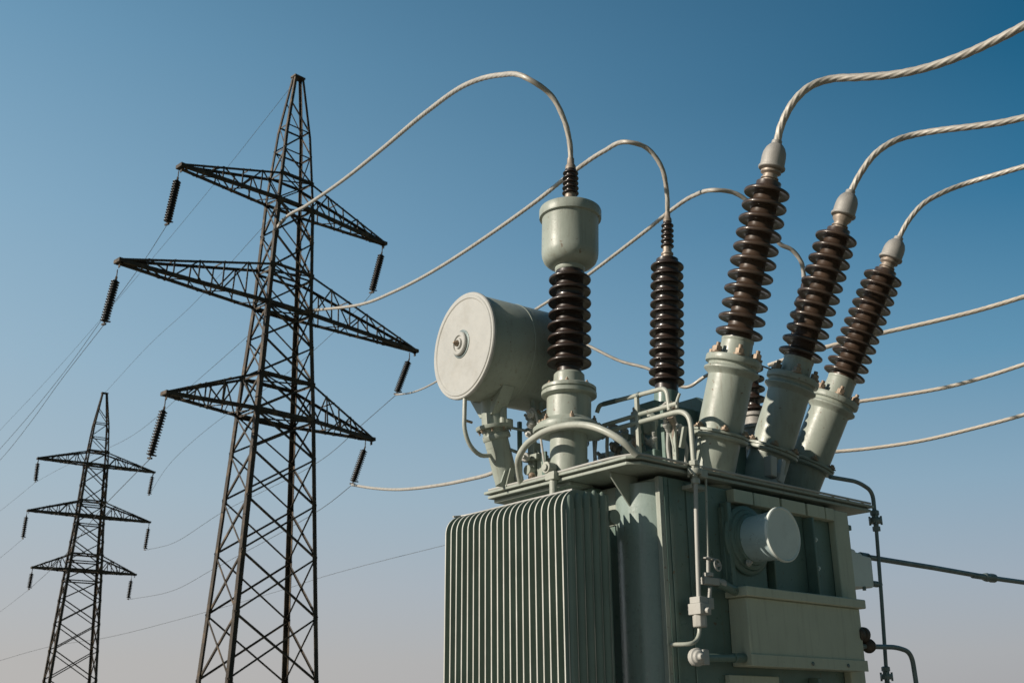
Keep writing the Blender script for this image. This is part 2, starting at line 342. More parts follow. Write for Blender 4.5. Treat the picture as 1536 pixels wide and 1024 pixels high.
c = MB().lathe([(.128, -.06), (.14, -.05), (.14, -.03), (.195, -.025), (.20, -.01), (.20, .012), (.13, .02)], (-.045, CB, 4.66), (-.15, 0, 1), 40); c.lathe([(.145, 0), (.15, .01), (.15, .05), (.145, .06)], (-.01, CB, 4.53), (-.3, 0, 1), 40)
c.build('pipe_flange', M['paint'], cons)
for k in range(8):
    an = 2 * math.pi * k / 8; MB().hexbolt((-.045 + .165 * math.cos(an), CB + .165 * math.sin(an), 4.655 + .025 * math.cos(an)), (.15, 0, -1), .016, .04).build('bolt', M['bolt'], cons)
c = MB().cyl((-.03, CB - .14, 4.62), (-.03, CB - .14, 4.98), .04); c.cyl((.02, CB - .13, 4.64), (.02, CB - .13, 4.72), .07); c.build('riser_pipe', M['paint'], cons)
c = MB().tube(spline([(-.42, CB, 4.96), (-.425, CB, 4.75), (-.42, CB, 4.58), (-.35, CB, 4.42), (-.22, CB, 4.335), (-.06, CB, 4.36)], .04), .023, 12); c.build('drain_pipe', M['pipe'], cons)
MB().cyl((-.42, CB, 4.94), (-.42, CB, 5.04), .035).build('drain_fitting', M['bolt'], cons); MB().cyl((-.41, CB, 4.68), (-.33, CB, 4.67), .014).build('drain_tap', M['bolt'], cons)
c = MB().prism([(-.05, CB - .13, 4.05), (.0, CB - .13, 4.18), (.03, CB - .13, 4.18), (.0, CB - .13, 4.0), (-.12, CB - .13, 4.0)], (0, .02, 0), None); c.prism([(-.02, CB - .17, 4.0), (.04, CB - .17, 4.2), (.07, CB - .17, 4.2), (.05, CB - .17, 4.0)], (0, .015, 0), None); c.build('foot_gusset', M['paint'], cons)

cons.matrix_local = Matrix.Translation((-.39, CB, 0)) @ Matrix.Rotation(R(-5), 4, 'Z') @ Matrix.Translation((.42, -CB, 0))
# bushings
def sheds(mb, o, d, s0, s1, n, rc, r0, r1, seg=48, droop=.30):
    p = (s1 - s0) / n; prof = [(rc, s0 - .01)]
    for i in range(n):
        rs = (r0 + (r1 - r0) * (i / max(1, n - 1))) * (1 + .012 * math.sin(i * 2.7)); h = s0 + i * p
        w = rs - rc
        w = rs - rc
        prof += [(rc, h + .20 * p), (rc + w * .08, h + .24 * p), (rc + w * .45, h + .24 * p), (rc + w * .78, h + .18 * p), (rc + w * .93, h + .17 * p), (rs * .995, h + .22 * p), (rs, h + .29 * p), (rs * .985, h + .37 * p),
                 (rc + w * .80, h + .45 * p), (rc + w * .50, h + .53 * p), (rc + w * .22, h + .59 * p), (rc + w * .05, h + .65 * p), (rc, h + .74 * p)]
    prof.append((rc, s1 + .01)); mb.lathe(prof, o, d, seg)
def ring_bolts(o, d, r, n, mat, parent, size=.03, h=.05, ph=0, down=False, skip=()):
    x, y, z = frame(d)
    for k in range(n):
        if k in skip: continue
        an = ph + 2 * math.pi * k / n; p = Vector(o) + x * r * math.cos(an) + y * r * math.sin(an)
        MB().hexbolt(p, -z if down else z, size, h).build('bolt', mat, parent)
def at(o, d, s): return Vector(o) + Vector(d).normalized() * s
def tilted_bushing(base, d, rt, s0, s1, s):      # turret radius, shed radii, heights along the axis
    o = Vector((*base, Z0)); d = Vector(d).normalized()
    f1, f2, ins0, ins1, cap0, top = s
    b = MB(); b.lathe([(rt, -.06), (rt, f1 - .04)], o, d, 56)
    b.lathe([(rt, f1 + .035), (rt, f2 - .115)], o, d, 56)
    b.lathe([(rt, f2 - .12), (rt * 1.05, f2 - .10), (rt * 1.20, f2 - .075), (rt * 1.25, f2 - .06), (rt * 1.245, f2 - .045), (rt * 1.10, f2 - .02), (rt * 1.08, f2 + .0), (rt * 1.10, f2 + .012), (rt * 1.24, f2 + .018), (rt * 1.26, f2 + .03), (rt * 1.26, f2 + .072), (rt * 1.24, f2 + .085), (rt * .76, f2 + .09), (rt * .74, f2 + .13), (rt * .71, ins0 - .02), (rt * .73, ins0 - .012), (rt * .73, ins0 + .012), (rt * .6, ins0 + .015)], o, d, 56)
    B = b.build('bushing', M['light'] if False else M['paint'], TR, smooth=32)
    f = MB(); fr = rt * 1.27
    f.lathe([(rt, f1 - .045), (fr, f1 - .04), (fr + .012, f1 - .03), (fr + .012, f1 - .008), (fr - .01, f1 - .003), (fr - .01, f1 + .003), (fr + .012, f1 + .008), (fr + .012, f1 + .03), (fr, f1 + .038), (rt, f1 + .045)], o, d, 56)
    f.build('flange', M['paint'], B, smooth=32)
    ring_bolts(at(o, d, f1 + .038), d, rt * 1.19, 6, M['bolt'], B, .040, .035, .35)
    ring_bolts(at(o, d, f2 + .085), d, rt * 1.04, 6, M['bolt'], B, .046, .075, .35)
    i = MB(); sheds(i, o, d, ins0 + .03, ins1, 11, .133, s0, s1, 64); i.build('insulator', M['porcelain_light'], B, smooth=50)
    c = MB(); q = .082
    c.lathe([(q * 1.25, ins1 - .01), (q * 1.1, ins1 + .012), (q * .95, ins1 + .02), (q * .95, ins1 + .045), (q * 1.15, ins1 + .05), (q * 1.15, ins1 + .062), (q * .95, ins1 + .068), (q * .95, ins1 + .10), (q * 1.32, cap0 - .05), (q * 1.32, cap0 - .03), (q * 1.1, cap0 - .022), (q * 1.1, cap0 + .01)], o, d, 36)
    c.build('collar', M['copper'], B)
    q = .136; L = top - cap0
    c = MB().lathe([(q * .6, cap0 - .01), (q * 1.0, cap0 - .005), (q * 1.05, cap0 + .003), (q * 1.05, cap0 + .02), (q * .95, cap0 + .028), (q * .94, cap0 + L * .45), (q * .90, cap0 + L * .62), (q * .76, cap0 + L * .80), (q * .55, cap0 + L * .93), (q * .42, cap0 + L * .97), (q * .40, top + .03), (q * .25, top + .035)], o, d, 40)
    c.build('terminal_cap', M['cast'], B, smooth=40)
    return B
tilted_bushing((1.483, .340), (.0664, -.2779, .9583), .230, .245, .240, (.47, 1.21, 1.49, 3.23, 3.40, 3.69))
tilted_bushing((2.743, .750), (.1486, -.3429, .9276), .235, .252, .238, (.61, 1.41, 1.70, 3.31, 3.50, 3.79))
tilted_bushing((3.684, 1.000), (.2038, -.3974, .8947), .236, .254, .232, (.66, 1.45, 1.78, 3.23, 3.40, 3.67))

def upper_insulator(o, d, s0, s1, r, B, n=5):
    i = MB(); sheds(i, o, d, s0 + (s1 - s0) * .32, s1 - .02, n, r * .62, r, r * .95, 28); i.build('upper_insulator', M['porcelain'], B, smooth=50)
    c = MB().lathe([(r * .95, s0 - .01), (r * .95, s0 + .03), (r * .8, s0 + .04), (r * .8, s0 + .07), (r * .92, s0 + .08), (r * .92, s0 + .10), (r * .66, s0 + .11), (r * .66, s0 + (s1 - s0) * .34)], o, d, 28); c.build('collar', M['copper'], B)
    c = MB().lathe([(r * .5, s1 - .03), (r * .66, s1 - .02), (r * .62, s1 + .025), (r * .45, s1 + .05), (r * .42, s1 + .12), (r * .3, s1 + .125)], o, d, 24); c.build('terminal_cap', M['copper'], B)
# left upright bushing with the pale cylindrical head
o = Vector((.24, 1.12, Z0)); d = Vector((.0245, -.021, .9995))
b = MB().lathe([(.19, -.02), (.19, .46)], o, d, 48)
b.lathe([(.30, .44), (.36, .455), (.365, .47), (.365, .495), (.335, .505), (.335, .53), (.31, .55), (.24, .60), (.228, .60), (.228, .83), (.27, .84), (.285, .85), (.285, .885), (.262, .895), (.262, .905), (.28, .91), (.28, .94), (.265, .95), (.165, .955), (.158, 1.08), (.14, 1.10)], o, d, 56)
BL = b.build('bushing', M['paint'], TR, smooth=32)
ring_bolts(at(o, d, .945), d, .22, 6, M['bolt'], BL, .02, .03, .2); ring_bolts(at(o, d, .55), d, .28, 6, M['bolt'], BL, .022, .045, .4)
b = MB().lathe([(.125, 1.09), (.125, 1.20)], o, d, 40); sheds(b, o, d, 1.17, 2.24, 8, .145, .232, .225, 64); b.build('insulator', M['porcelain'], BL, smooth=50)
b = MB().lathe([(.15, 2.235), (.16, 2.25), (.16, 2.285), (.20, 2.295), (.245, 2.315), (.28, 2.35), (.300, 2.40), (.306, 2.45), (.306, 2.84), (.31, 2.85), (.335, 2.855), (.338, 2.87), (.338, 2.945), (.330, 2.965), (.305, 2.98), (.09, 3.00), (.08, 3.01)], o, d, 64); b.build('expansion_head', M['paint'], BL, smooth=35)
upper_insulator(o, d, 3.0, 3.48, .092, BL)
# second upright bushing
o = Vector((2.475, 1.831, 4.07)); d = Vector((.0459, -.0394, .9982))
b = MB().lathe([(.22, -.1), (.22, 1.18), (.24, 1.19), (.24, 1.24), (.155, 1.25), (.15, 1.42), (.13, 1.43)], o, d, 40); BM = b.build('bushing', M['tankpaint'], TR, smooth=32)
b = MB().lathe([(.142, 1.40), (.142, 1.54)], o, d, 40); sheds(b, o, d, 1.52, 3.17, 13, .140, .218, .208, 64); b.build('insulator', M['porcelain'], BM, smooth=50)
upper_insulator(o, d, 3.17, 3.73, .085, BM)
# two small rear bushings
o = Vector((3.13, .985, Z0)); d = Vector((.02, -.02, 1))
b = MB().lathe([(.13, -.02), (.13, .95), (.15, .96), (.15, 1.0), (.115, 1.01), (.115, 1.1), (.14, 1.11), (.14, 1.15), (.09, 1.16)], o, d, 32); BS = b.build('bushing', M['cast'], TR)
b = MB(); sheds(b, o, d, 1.16, 1.80, 5, .075, .15, .14, 40); b.build('insulator', M['porcelain'], BS, smooth=50)
o = Vector((3.33, 1.16, Z0)); d = Vector((.71, -.49, 2.96)); L = d.length
b = MB().lathe([(.09, -.02), (.09, 1.0), (.11, 1.01), (.11, 1.06), (.05, 1.07)], o, d, 32); BS = b.build('bushing', M['paint'], TR)
b = MB(); sheds(b, o, d, 1.07, L - .12, 10, .045, .08, .075, 36); b.lathe([(.04, L - .13), (.045, L - .02), (.03, L + .04)], o, d, 20); b.build('insulator', M['porcelain'], BS, smooth=50)

# pipework over the lid (runs front to back) and down the front
PX = .78
def pipe(name, pts, r, mat='pipe', seg=14): return MB().tube(pts, r, seg).build(name, M[mat], TR)
rail = pipe('pipe', fillet([(PX, 1.225, 4.80), (PX, 1.185, 4.872), (PX, 1.10, 4.87), (PX, .60, 4.85), (PX, .235, 4.84), (PX, .215, 4.60)], .09), .024)
MB().cyl((PX, 1.12, 4.871), (PX, .93, 4.864), .0265, 14).build('sleeve', M['darkpipe'], rail); MB().cyl((PX, .63, 4.852), (PX, .60, 4.851), .031, 14).build('clamp', M['darkpipe'], rail)
rail = pipe('pipe', [(PX, 1.137, 4.64), (PX, .61, 4.646), (PX, .109, 4.646)], .023); MB().tube(fillet([(PX, .115, 4.60), (PX, .115, 4.67), (PX, .07, 4.74)], .03), .015, 10).build('stub', M['pipe'], rail)
down = pipe('pipe', fillet([(PX, 1.39, 4.567), (PX, .65, 4.565), (PX, -.045, 4.56), (PX, -.052, 3.98)], .2, 10), .026)
MB().box(PX - .02, PX + .02, .625, .665, 4.0, 4.83).build('rail_post', M['pipe'], TR, bevel=.004)
MB().tube(spline([(.03, 1.60, 4.0), (-.06, 1.53, 4.11), (-.14, 1.44, 4.205), (-.155, 1.303, 4.316), (-.155, 1.15, 4.37), (-.155, 1.003, 4.398), (-.155, .716, 4.391), (-.155, .442, 4.335), (-.13, .22, 4.235), (-.06, .06, 4.11), (.06, .01, 4.0)], .03), .034, 18).build('arched_pipe', M['pipe'], TR)
def union(pts_d, o, d, mat='pipe', parent=None, name='pipe_union', sc=1.0):
    b = MB(); b.lathe([(.03 * sc, -.12 * sc), (.045 * sc, -.118 * sc), (.045 * sc, -.07 * sc), (.03 * sc, -.065 * sc), (.03 * sc, -.03 * sc)], o, d, 8)
    b.lathe([(.07 * sc, -.03 * sc), (.075 * sc, -.02 * sc), (.075 * sc, .02 * sc), (.07 * sc, .03 * sc)], o, d, 20)
    b.lathe([(.04 * sc, .03 * sc), (.04 * sc, .06 * sc), (.052 * sc, .065 * sc), (.052 * sc, .11 * sc), (.035 * sc, .12 * sc)], o, d, 8)
    x, y, z = frame(d)
    for an in (.5, 2.1, 3.7, 5.3):
        p = Vector(o) + (x * math.cos(an) + y * math.sin(an)) * .062 * sc; b.lathe([(.014 * sc, -.05 * sc), (.014 * sc, .05 * sc)], p, d, 6)
    return b.build(name, M[mat], parent)
union(0, (PX, -.056, 3.93), (0, 0, 1), 'pipe', down, sc=.95)
b = MB().box(PX + .03, PX + .14, -.10, .02, 3.88, 3.96); b.box(PX - .03, PX + .20, -.03, .10, 3.78, 3.82); b.build('pipe_bracket', M['pipe'], down, bevel=.008)
front = pipe('pipe', [(.775, -.06, 3.82), (.745, -.06, 3.34), (.715, -.06, 2.74)], .021, 'light')
b = MB().box(.655, .775, -.12, .0, 2.70, 2.76).box(.64, .79, -.135, .015, 2.60, 2.70); b.lathe([(.055, -.12), (.065, -.11), (.065, 0), (.05, .01)], (.71, -.06, 2.61), (0, 0, 1), 8); b.cyl((.71, -.10, 2.64), (.71, -.18, 2.63), .028, 8).box(.80, .88, -.10, -.04, 2.66, 2.76)
b.cyl((.83, -.07, 2.62), (.87, -.07, 2.86), .02, 12); b.build('valve_block', M['light'], front, bevel=.006)
MB().tube(spline([(.70, -.06, 2.50), (.69, -.06, 2.44), (.65, -.06, 2.38), (.57, -.06, 2.345), (.48, .1, 2.34)], .02), .019, 12).build('elbow', M['pipe'], front)
rod = pipe('pipe', [(.93, -.06, 3.88), (.90, -.06, 3.4), (.885, -.06, 3.14)], .0115, 'pipe')
b = MB().cyl((.885, -.06, 3.14), (.868, -.06, 2.93), .02, 12).cyl((.868, -.06, 2.99), (.868, -.06, 2.955), .05, 10).box(.78, .98, -.10, -.02, 2.88, 2.945); b.cyl((.98, -.06, 2.91), (1.08, -.06, 2.905), .045, 14); b.build('valve', M['light'], rod, bevel=.004)
def wheel(o, d, r, rr, parent):
    x, y, z = frame(d); o = Vector(o)
    b = MB().tube([o + x * r * math.cos(2 * math.pi * k / 28) + y * r * math.sin(2 * math.pi * k / 28) for k in range(29)], rr, 8, False)
    for k in range(3):
        an = k * 2.09; b.tube([o - z * .005, o + x * r * math.cos(an) + y * r * math.sin(an)], rr * .7, 6)
    b.cyl(o - z * .03, o + z * .02, rr * 1.9, 10); return b.build('handwheel', M['light'], parent)
wheel((.93, -.13, 3.06), (.1, -1, .1), .052, .0085, rod); wheel((.90, -.06, 3.12), (.1, -.1, 1), .06, .008, rod)
b = MB().lathe([(.05, -.04), (.078, -.035), (.08, .02), (.06, .03), (.055, .05), (.03, .06), (.025, .09)], (.57, -.12, 2.225), (-.3, -1, 0), 18).box(.60, .68, -.17, -.02, 2.16, 2.29); b.build('drain_valve', M['light'], TR, bevel=.006)
b = MB().cyl((.68, -.09, 2.225), (1.34, -.04, 2.25), .036, 16).cyl((1.15, -.055, 2.242), (1.34, -.04, 2.25), .045, 16); b.build('pipe', M['tankpaint'], TR)
MB().tube([(.98, -.06, 2.905), (1.12, -.05, 2.89), (1.32, -.03, 2.85)], .045, 16).build('pipe', M['tankpaint'], TR)
# fitting on the lid edge above the radiator
b = MB().box(-.05, .06, 1.02, 1.15, 3.94, 4.02).cyl((.0, 1.085, 3.78), (.0, 1.085, 3.95), .04, 12).cyl((-.06, 1.13, 4.07), (.04, 1.13, 4.07), .06, 14).cyl((-.08, 1.13, 4.07), (-.06, 1.13, 4.07), .035, 14); b.box(-.03, .05, 1.06, 1.11, 3.83, 3.87)
b.build('edge_valve', M['pipe'], TR, bevel=.005)

# valve gear between drum and left bushing
b = MB().box(.30, .40, 1.70, 1.80, 4.0, 4.5).box(.33, .37, 1.73, 1.77, 4.5, 4.92).box(.26, .44, 1.62, 1.84, 4.30, 4.36)
b.prism([(.32, 1.68, 4.0), (.32, 1.68, 4.42), (.32, 1.60, 4.30), (.32, 1.56, 4.14), (.32, 1.46, 4.06), (.32, 1.40, 4.0)], (.05, 0, 0), None)
b.cyl((.30, 1.66, 4.62), (.30, 1.80, 4.62), .05, 14).cyl((.24, 1.75, 4.2), (.44, 1.75, 4.2), .055, 12).cyl((.25, 1.58, 4.72), (.25, 1.70, 4.72), .035, 10).box(.24, .34, 1.60, 1.70, 4.66, 4.80)
gear = b.build('valve_stand', M['paint'], TR, bevel=.006)
for a0, b0, z0, rr in ((.22, 1.72, 4.32, .04), (.22, 1.66, 4.55, .03), (.2, 1.8, 4.12, .035), (.22, 1.62, 4.76, .04)):
    MB().lathe([(rr, 0), (rr * 1.2, -.02), (rr * 1.2, -.05), (rr * .6, -.06), (rr * .5, -.09)], (a0, b0, z0), (1, .3, 0), 8).build('valve_cap', M['light'], gear)
MB().tube([(.0, CB - .13, 4.66), (.2, 1.75, 4.62), (.33, 1.70, 4.61)], .016, 8).build('link_pipe', M['darkpipe'], gear)
MB().tube([(.02, CB - .10, 4.45), (.18, 1.8, 4.38), (.3, 1.72, 4.36)], .018, 8).build('link_pipe', M['darkpipe'], gear)
MB().tube(spline([(.33, 1.52, 4.6), (.30, 1.40, 4.55), (.28, 1.36, 4.3), (.28, 1.40, 4.02)], .04), .02, 10).build('link_pipe', M['pipe'], gear)
MB().cyl((.45, 1.75, 4.88), (.45, 1.75, 5.02), .03, 10).cyl((.33, 1.75, 4.88), (.33, 1.75, 5.0), .022, 10).build('link_pipe', M['paint'], gear)
g2 = random.Random(11)
for k in range(12):
    a0, b0, z0 = .22 + .3 * g2.random(), 1.42 + .42 * g2.random(), 4.08 + .75 * g2.random(); dd = (g2.uniform(-1, .2), g2.uniform(-1, .3), g2.uniform(-.4, .6)); q = .018 + .02 * g2.random()
    MB().lathe([(q * .8, 0), (q * .8, .05), (q * 1.3, .052), (q * 1.3, .075), (q * .9, .08), (q * .9, .1), (q * .5, .105), (q * .5, .13)], (a0, b0, z0), dd, 8).build('fitting', M['light'] if k % 3 else M['bolt'], gear)
MB().tube(fillet([(.30, 1.78, 4.85), (.22, 1.60, 4.85), (.20, 1.50, 4.60), (.22, 1.45, 4.2)], .12), .013, 8).build('link_pipe', M['light'], gear)
MB().box(.28, .31, 1.50, 1.56, 4.0, 4.36).box(.24, .28, 1.86, 1.90, 4.1, 4.75).build('bracket', M['tankpaint'], gear, bevel=.004)
# cooling and tap-changer housing behind the rails
b = MB().box(1.35, 2.35, .95, 1.75, 4.0, 4.55); b.prism([(2.15, .80, 4.0), (2.15, .80, 5.02), (2.15, 1.0, 5.18), (2.15, 1.40, 5.18), (2.15, 1.40, 4.0)], (.28, 0, 0), None)
b.prism([(1.62, 1.25, 4.4), (1.62, 1.25, 4.95), (1.70, 1.25, 5.05), (2.15, 1.25, 5.05), (2.15, 1.25, 4.4)], (0, .3, 0), None)
b.box(1.45, 2.15, 1.0, 1.3, 4.0, 5.02)
b.prism([(2.43, .72, 4.0), (2.43, .72, 4.95), (2.43, .95, 5.22), (2.43, 1.3, 5.22), (2.43, 1.3, 4.0)], (.2, 0, 0), None)
hs = b.build('tap_changer_housing', M['tankpaint'], TR, bevel=.015)
b = MB().box(.9, 1.3, .55, 1.55, 4.0, 4.30); b.build('relay_housing', M['tankpaint'], TR, bevel=.015)
rnd = random.Random(4)
for k in range(30):                                                     # small valves, caps and levers in front of the housing
    a0 = .84 + .42 * rnd.random(); b0 = .30 + .55 * (k / 10) + .04 * rnd.random(); z0 = 4.34 + .42 * rnd.random(); rr = .028 + .02 * rnd.random()
    q = MB(); q.lathe([(rr, 0), (rr, .05), (rr * 1.3, .055), (rr * 1.3, .085), (rr * .7, .09), (rr * .6, .14)], (a0, b0, z0), (rnd.uniform(-1, .1), rnd.uniform(-.6, .6), rnd.uniform(.1, 1)), 10)
    q.tube(fillet([(a0, b0, z0), (a0 + .02, b0 + rnd.uniform(-.06, .06), z0 - .16), (a0 + .05, b0 + .04, 4.05)], .05), .013 + .008 * rnd.random(), 8)
    q.build('valve_cap', M['light'] if k % 4 else M['copper'], hs)
for b0, z0, z1, w in ((.30, 4.02, 4.50, .05), (.44, 4.02, 4.78, .045), (.56, 4.02, 4.62, .06), (.74, 4.02, 4.70, .04)):
    MB().box(.94, .97, b0, b0 + w, z0, z1).build('lever', M['paint'] if w > .045 else M['tankpaint'], hs, bevel=.006)
b = MB().obox((.96, .36, 4.40), (.0, .22, 1), .02, .05, .36).obox((.97, .22, 4.36), (0, -.3, 1), .03, .06, .22).obox((1.0, .95, 4.42), (0, 0, 1), .08, .20, .22).obox((1.0, .80, 4.72), (0, -.5, 1), .04, .05, .14); b.lathe([(.0, 0), (.10, .01), (.12, .05), (.12, .07)], (.95, .70, 4.60), (1, 0, .1), 20)
b.build('gauge', M['paint'], hs, bevel=.006)
MB().tube(fillet([(.95, .5, 4.70), (.92, .38, 4.74), (.92, .33, 4.74), (.92, .32, 4.60)], .05), .014, 8).build('link_pipe', M['light'], hs)
b = MB().obox((2.10, .55, 4.98), (0, 0, 1), .02, .06, .12).tube([(2.08, .54, 4.92), (2.08, .50, 4.84), (2.08, .51, 4.72)], .016, 8).obox((1.9, .62, 4.55), (0, .2, 1), .05, .1, .12); b.build('lever', M['light'], hs)
# small fittings between the two tilted turrets
b = MB().obox((2.22, .12, 4.22), (.1, 0, 1), .10, .10, .22).obox((2.30, .10, 4.10), (.5, 0, 1), .12, .08, .12).obox((2.40, .12, 4.24), (.4, 0, 1), .07, .06, .18).cyl((2.15, .12, 4.0), (2.35, .12, 4.08), .06, 10); b.build('junction_fitting', M['light'], TR, bevel=.01)
MB().tube(spline([(2.06, .2, 5.44), (2.3, .22, 5.40), (2.6, .28, 5.42)], .1), .010, 8).build('earth_strap', M['copper'], TR)

# round port on the front wall
PA, PZ = 1.60, 3.375
b = MB().box(PA - .33, PA + .30, .045, .098, PZ - .52, PZ + .30)
b.lathe([(.34, 0), (.345, .03), (.33, .045), (.30, .05), (.295, .075), (.27, .085), (.255, .085), (.25, .115), (.215, .12)], (PA, .05, PZ), (0, -1, 0), 56)
port = b.build('port', M['tankpaint'], TR, bevel=.004)
MB().lathe([(.222, 0), (.224, .10), (.228, .22), (.238, .32), (.248, .35), (.248, .365)], (PA, -.02, PZ + .0), (0, -1, 0), 64).build('port_barrel', M['portmetal'], port)
MB().lathe([(.248, 0), (.264, .004), (.264, .03), (.252, .036), (.242, .026), (0, .022)], (PA, -.385, PZ), (0, -1, 0), 72).build('port_disc', M['plate'], port, smooth=30)
for k in (2,): MB().hexbolt((PA - .12, -.06, PZ - .24), (0, -1, 0), .026, .03).build('bolt', M['light'], port)

# marshalling box on the front
b = MB().box(1.325, 3.20, -.13, .097, 2.175, 2.80); CBX = b.build('terminal_box', M['boxpaint'], TR, bevel=.012)
b = MB().box(1.28, 3.26, -.175, .097, 2.802, 2.895); b.build('box_cover', M['boxpaint'], CBX, bevel=.012)
b = MB().box(1.31, 3.215, -.148, -.132, 2.173, 2.28); b.build('kick_strip', M['boxpaint'], CBX, bevel=.004)
for a in (2.25, 2.85): MB().lathe([(.016, 0), (.02, .008), (.012, .016)], (a, -.148, 2.22), (0, -1, 0), 10).build('rivet', M['darkpipe'], CBX)

# right-hand end: oil pipe, junction box, conduits
rp = pipe('pipe', fillet([(3.30, .12, 4.262), (3.82, .1, 4.275), (4.10, .1, 4.20), (4.09, .1, 3.95)], .16, 8), .024, 'darkpipe')
union(0, (4.09, .1, 3.86), (0, 0, 1), 'darkpipe', rp)
MB().tube([(4.085, .1, 3.76), (4.02, .1, 2.97), (3.945, .1, 2.2)], .021, 14).build('lower_run', M['darkpipe'], rp)
union(0, (3.94, .1, 2.15), (0, 0, 1), 'darkpipe', rp, sc=.9); MB().tube([(3.93, .1, 2.1), (3.9, .1, .35)], .021, 12).build('lower_run', M['darkpipe'], rp)
b = MB().prism([(3.22, .1, 3.44), (3.27, .1, 3.49), (3.49, .1, 3.50), (3.60, .1, 3.485), (3.62, .1, 3.46), (3.72, .1, 3.46), (3.74, .1, 3.44), (3.90, .1, 3.43), (3.92, .1, 3.42), (3.91, .1, 3.12), (3.88, .1, 3.09), (3.60, .1, 3.075), (3.40, .1, 3.07), (3.25, .1, 3.10)], (0, .26, 0), None)
jb = b.build('junction_box', M['plate'], TR, bevel=.022)
b = MB().cyl((3.85, .2, 3.45), (4.0, .2, 3.45), .045, 14).cyl((3.6, .2, 3.47), (3.6, .2, 3.52), .025, 8).cyl((3.90, .12, 3.14), (4.0, .12, 3.14), .035, 10).cyl((4.0, .12, 3.14), (4.06, .1, 3.14), .018, 8).cyl((3.70, .1, 3.09), (3.70, .1, 3.05), .02, 8).cyl((3.45, .1, 3.09), (3.45, .1, 3.055), .022, 8); b.build('gland', M['darkpipe'], jb)
MB().tube([(3.92, .13, 3.432), (5.232, .1, 3.426), (6.596, .1, 3.416), (7.508, .1, 3.427), (10.997, .1, 3.446), (22, .1, 3.46)], .031, 16).build('conduit', M['darkpipe'], jb)
b = MB().lathe([(.032, -.45), (.036, -.44), (.038, -.15), (.05, -.14), (.056, -.08), (.045, -.03), (.058, .02), (.055, .10), (.036, .12)], (6.6, .1, 3.416), (1, 0, .012), 16); b.build('coupling', M['darkpipe'], jb)
MB().tube(fillet([(3.42, .3, 3.72), (3.73, .3, 3.70), (3.735, .3, 3.45), (3.70, .3, 2.9), (3.68, .3, 2.3)], .15), .02, 12).build('conduit', M['darkpipe'], jb)
bp = pipe('pipe', fillet([(3.0, -.1, 2.42), (3.88, -.1, 2.444), (4.16, -.1, 2.40), (4.18, -.1, 2.1), (4.18, -.1, .35)], .25, 10), .026, 'darkpipe')
MB().lathe([(.03, -.07), (.06, -.05), (.075, -.01), (.06, .0), (.075, .012), (.06, .05), (.03, .07)], (3.34, -.1, 2.435), (1, 0, 0), 18).build('ball_joint', M['iron'], bp)
MB().lathe([(.05, -.0), (.07, .02), (.07, .06), (.045, .07), (.05, .075), (.078, .085), (.078, .13), (.05, .145)], (3.15, -.1, 2.545), (1, 0, 0), 18).build('knob', M['iron'], bp)

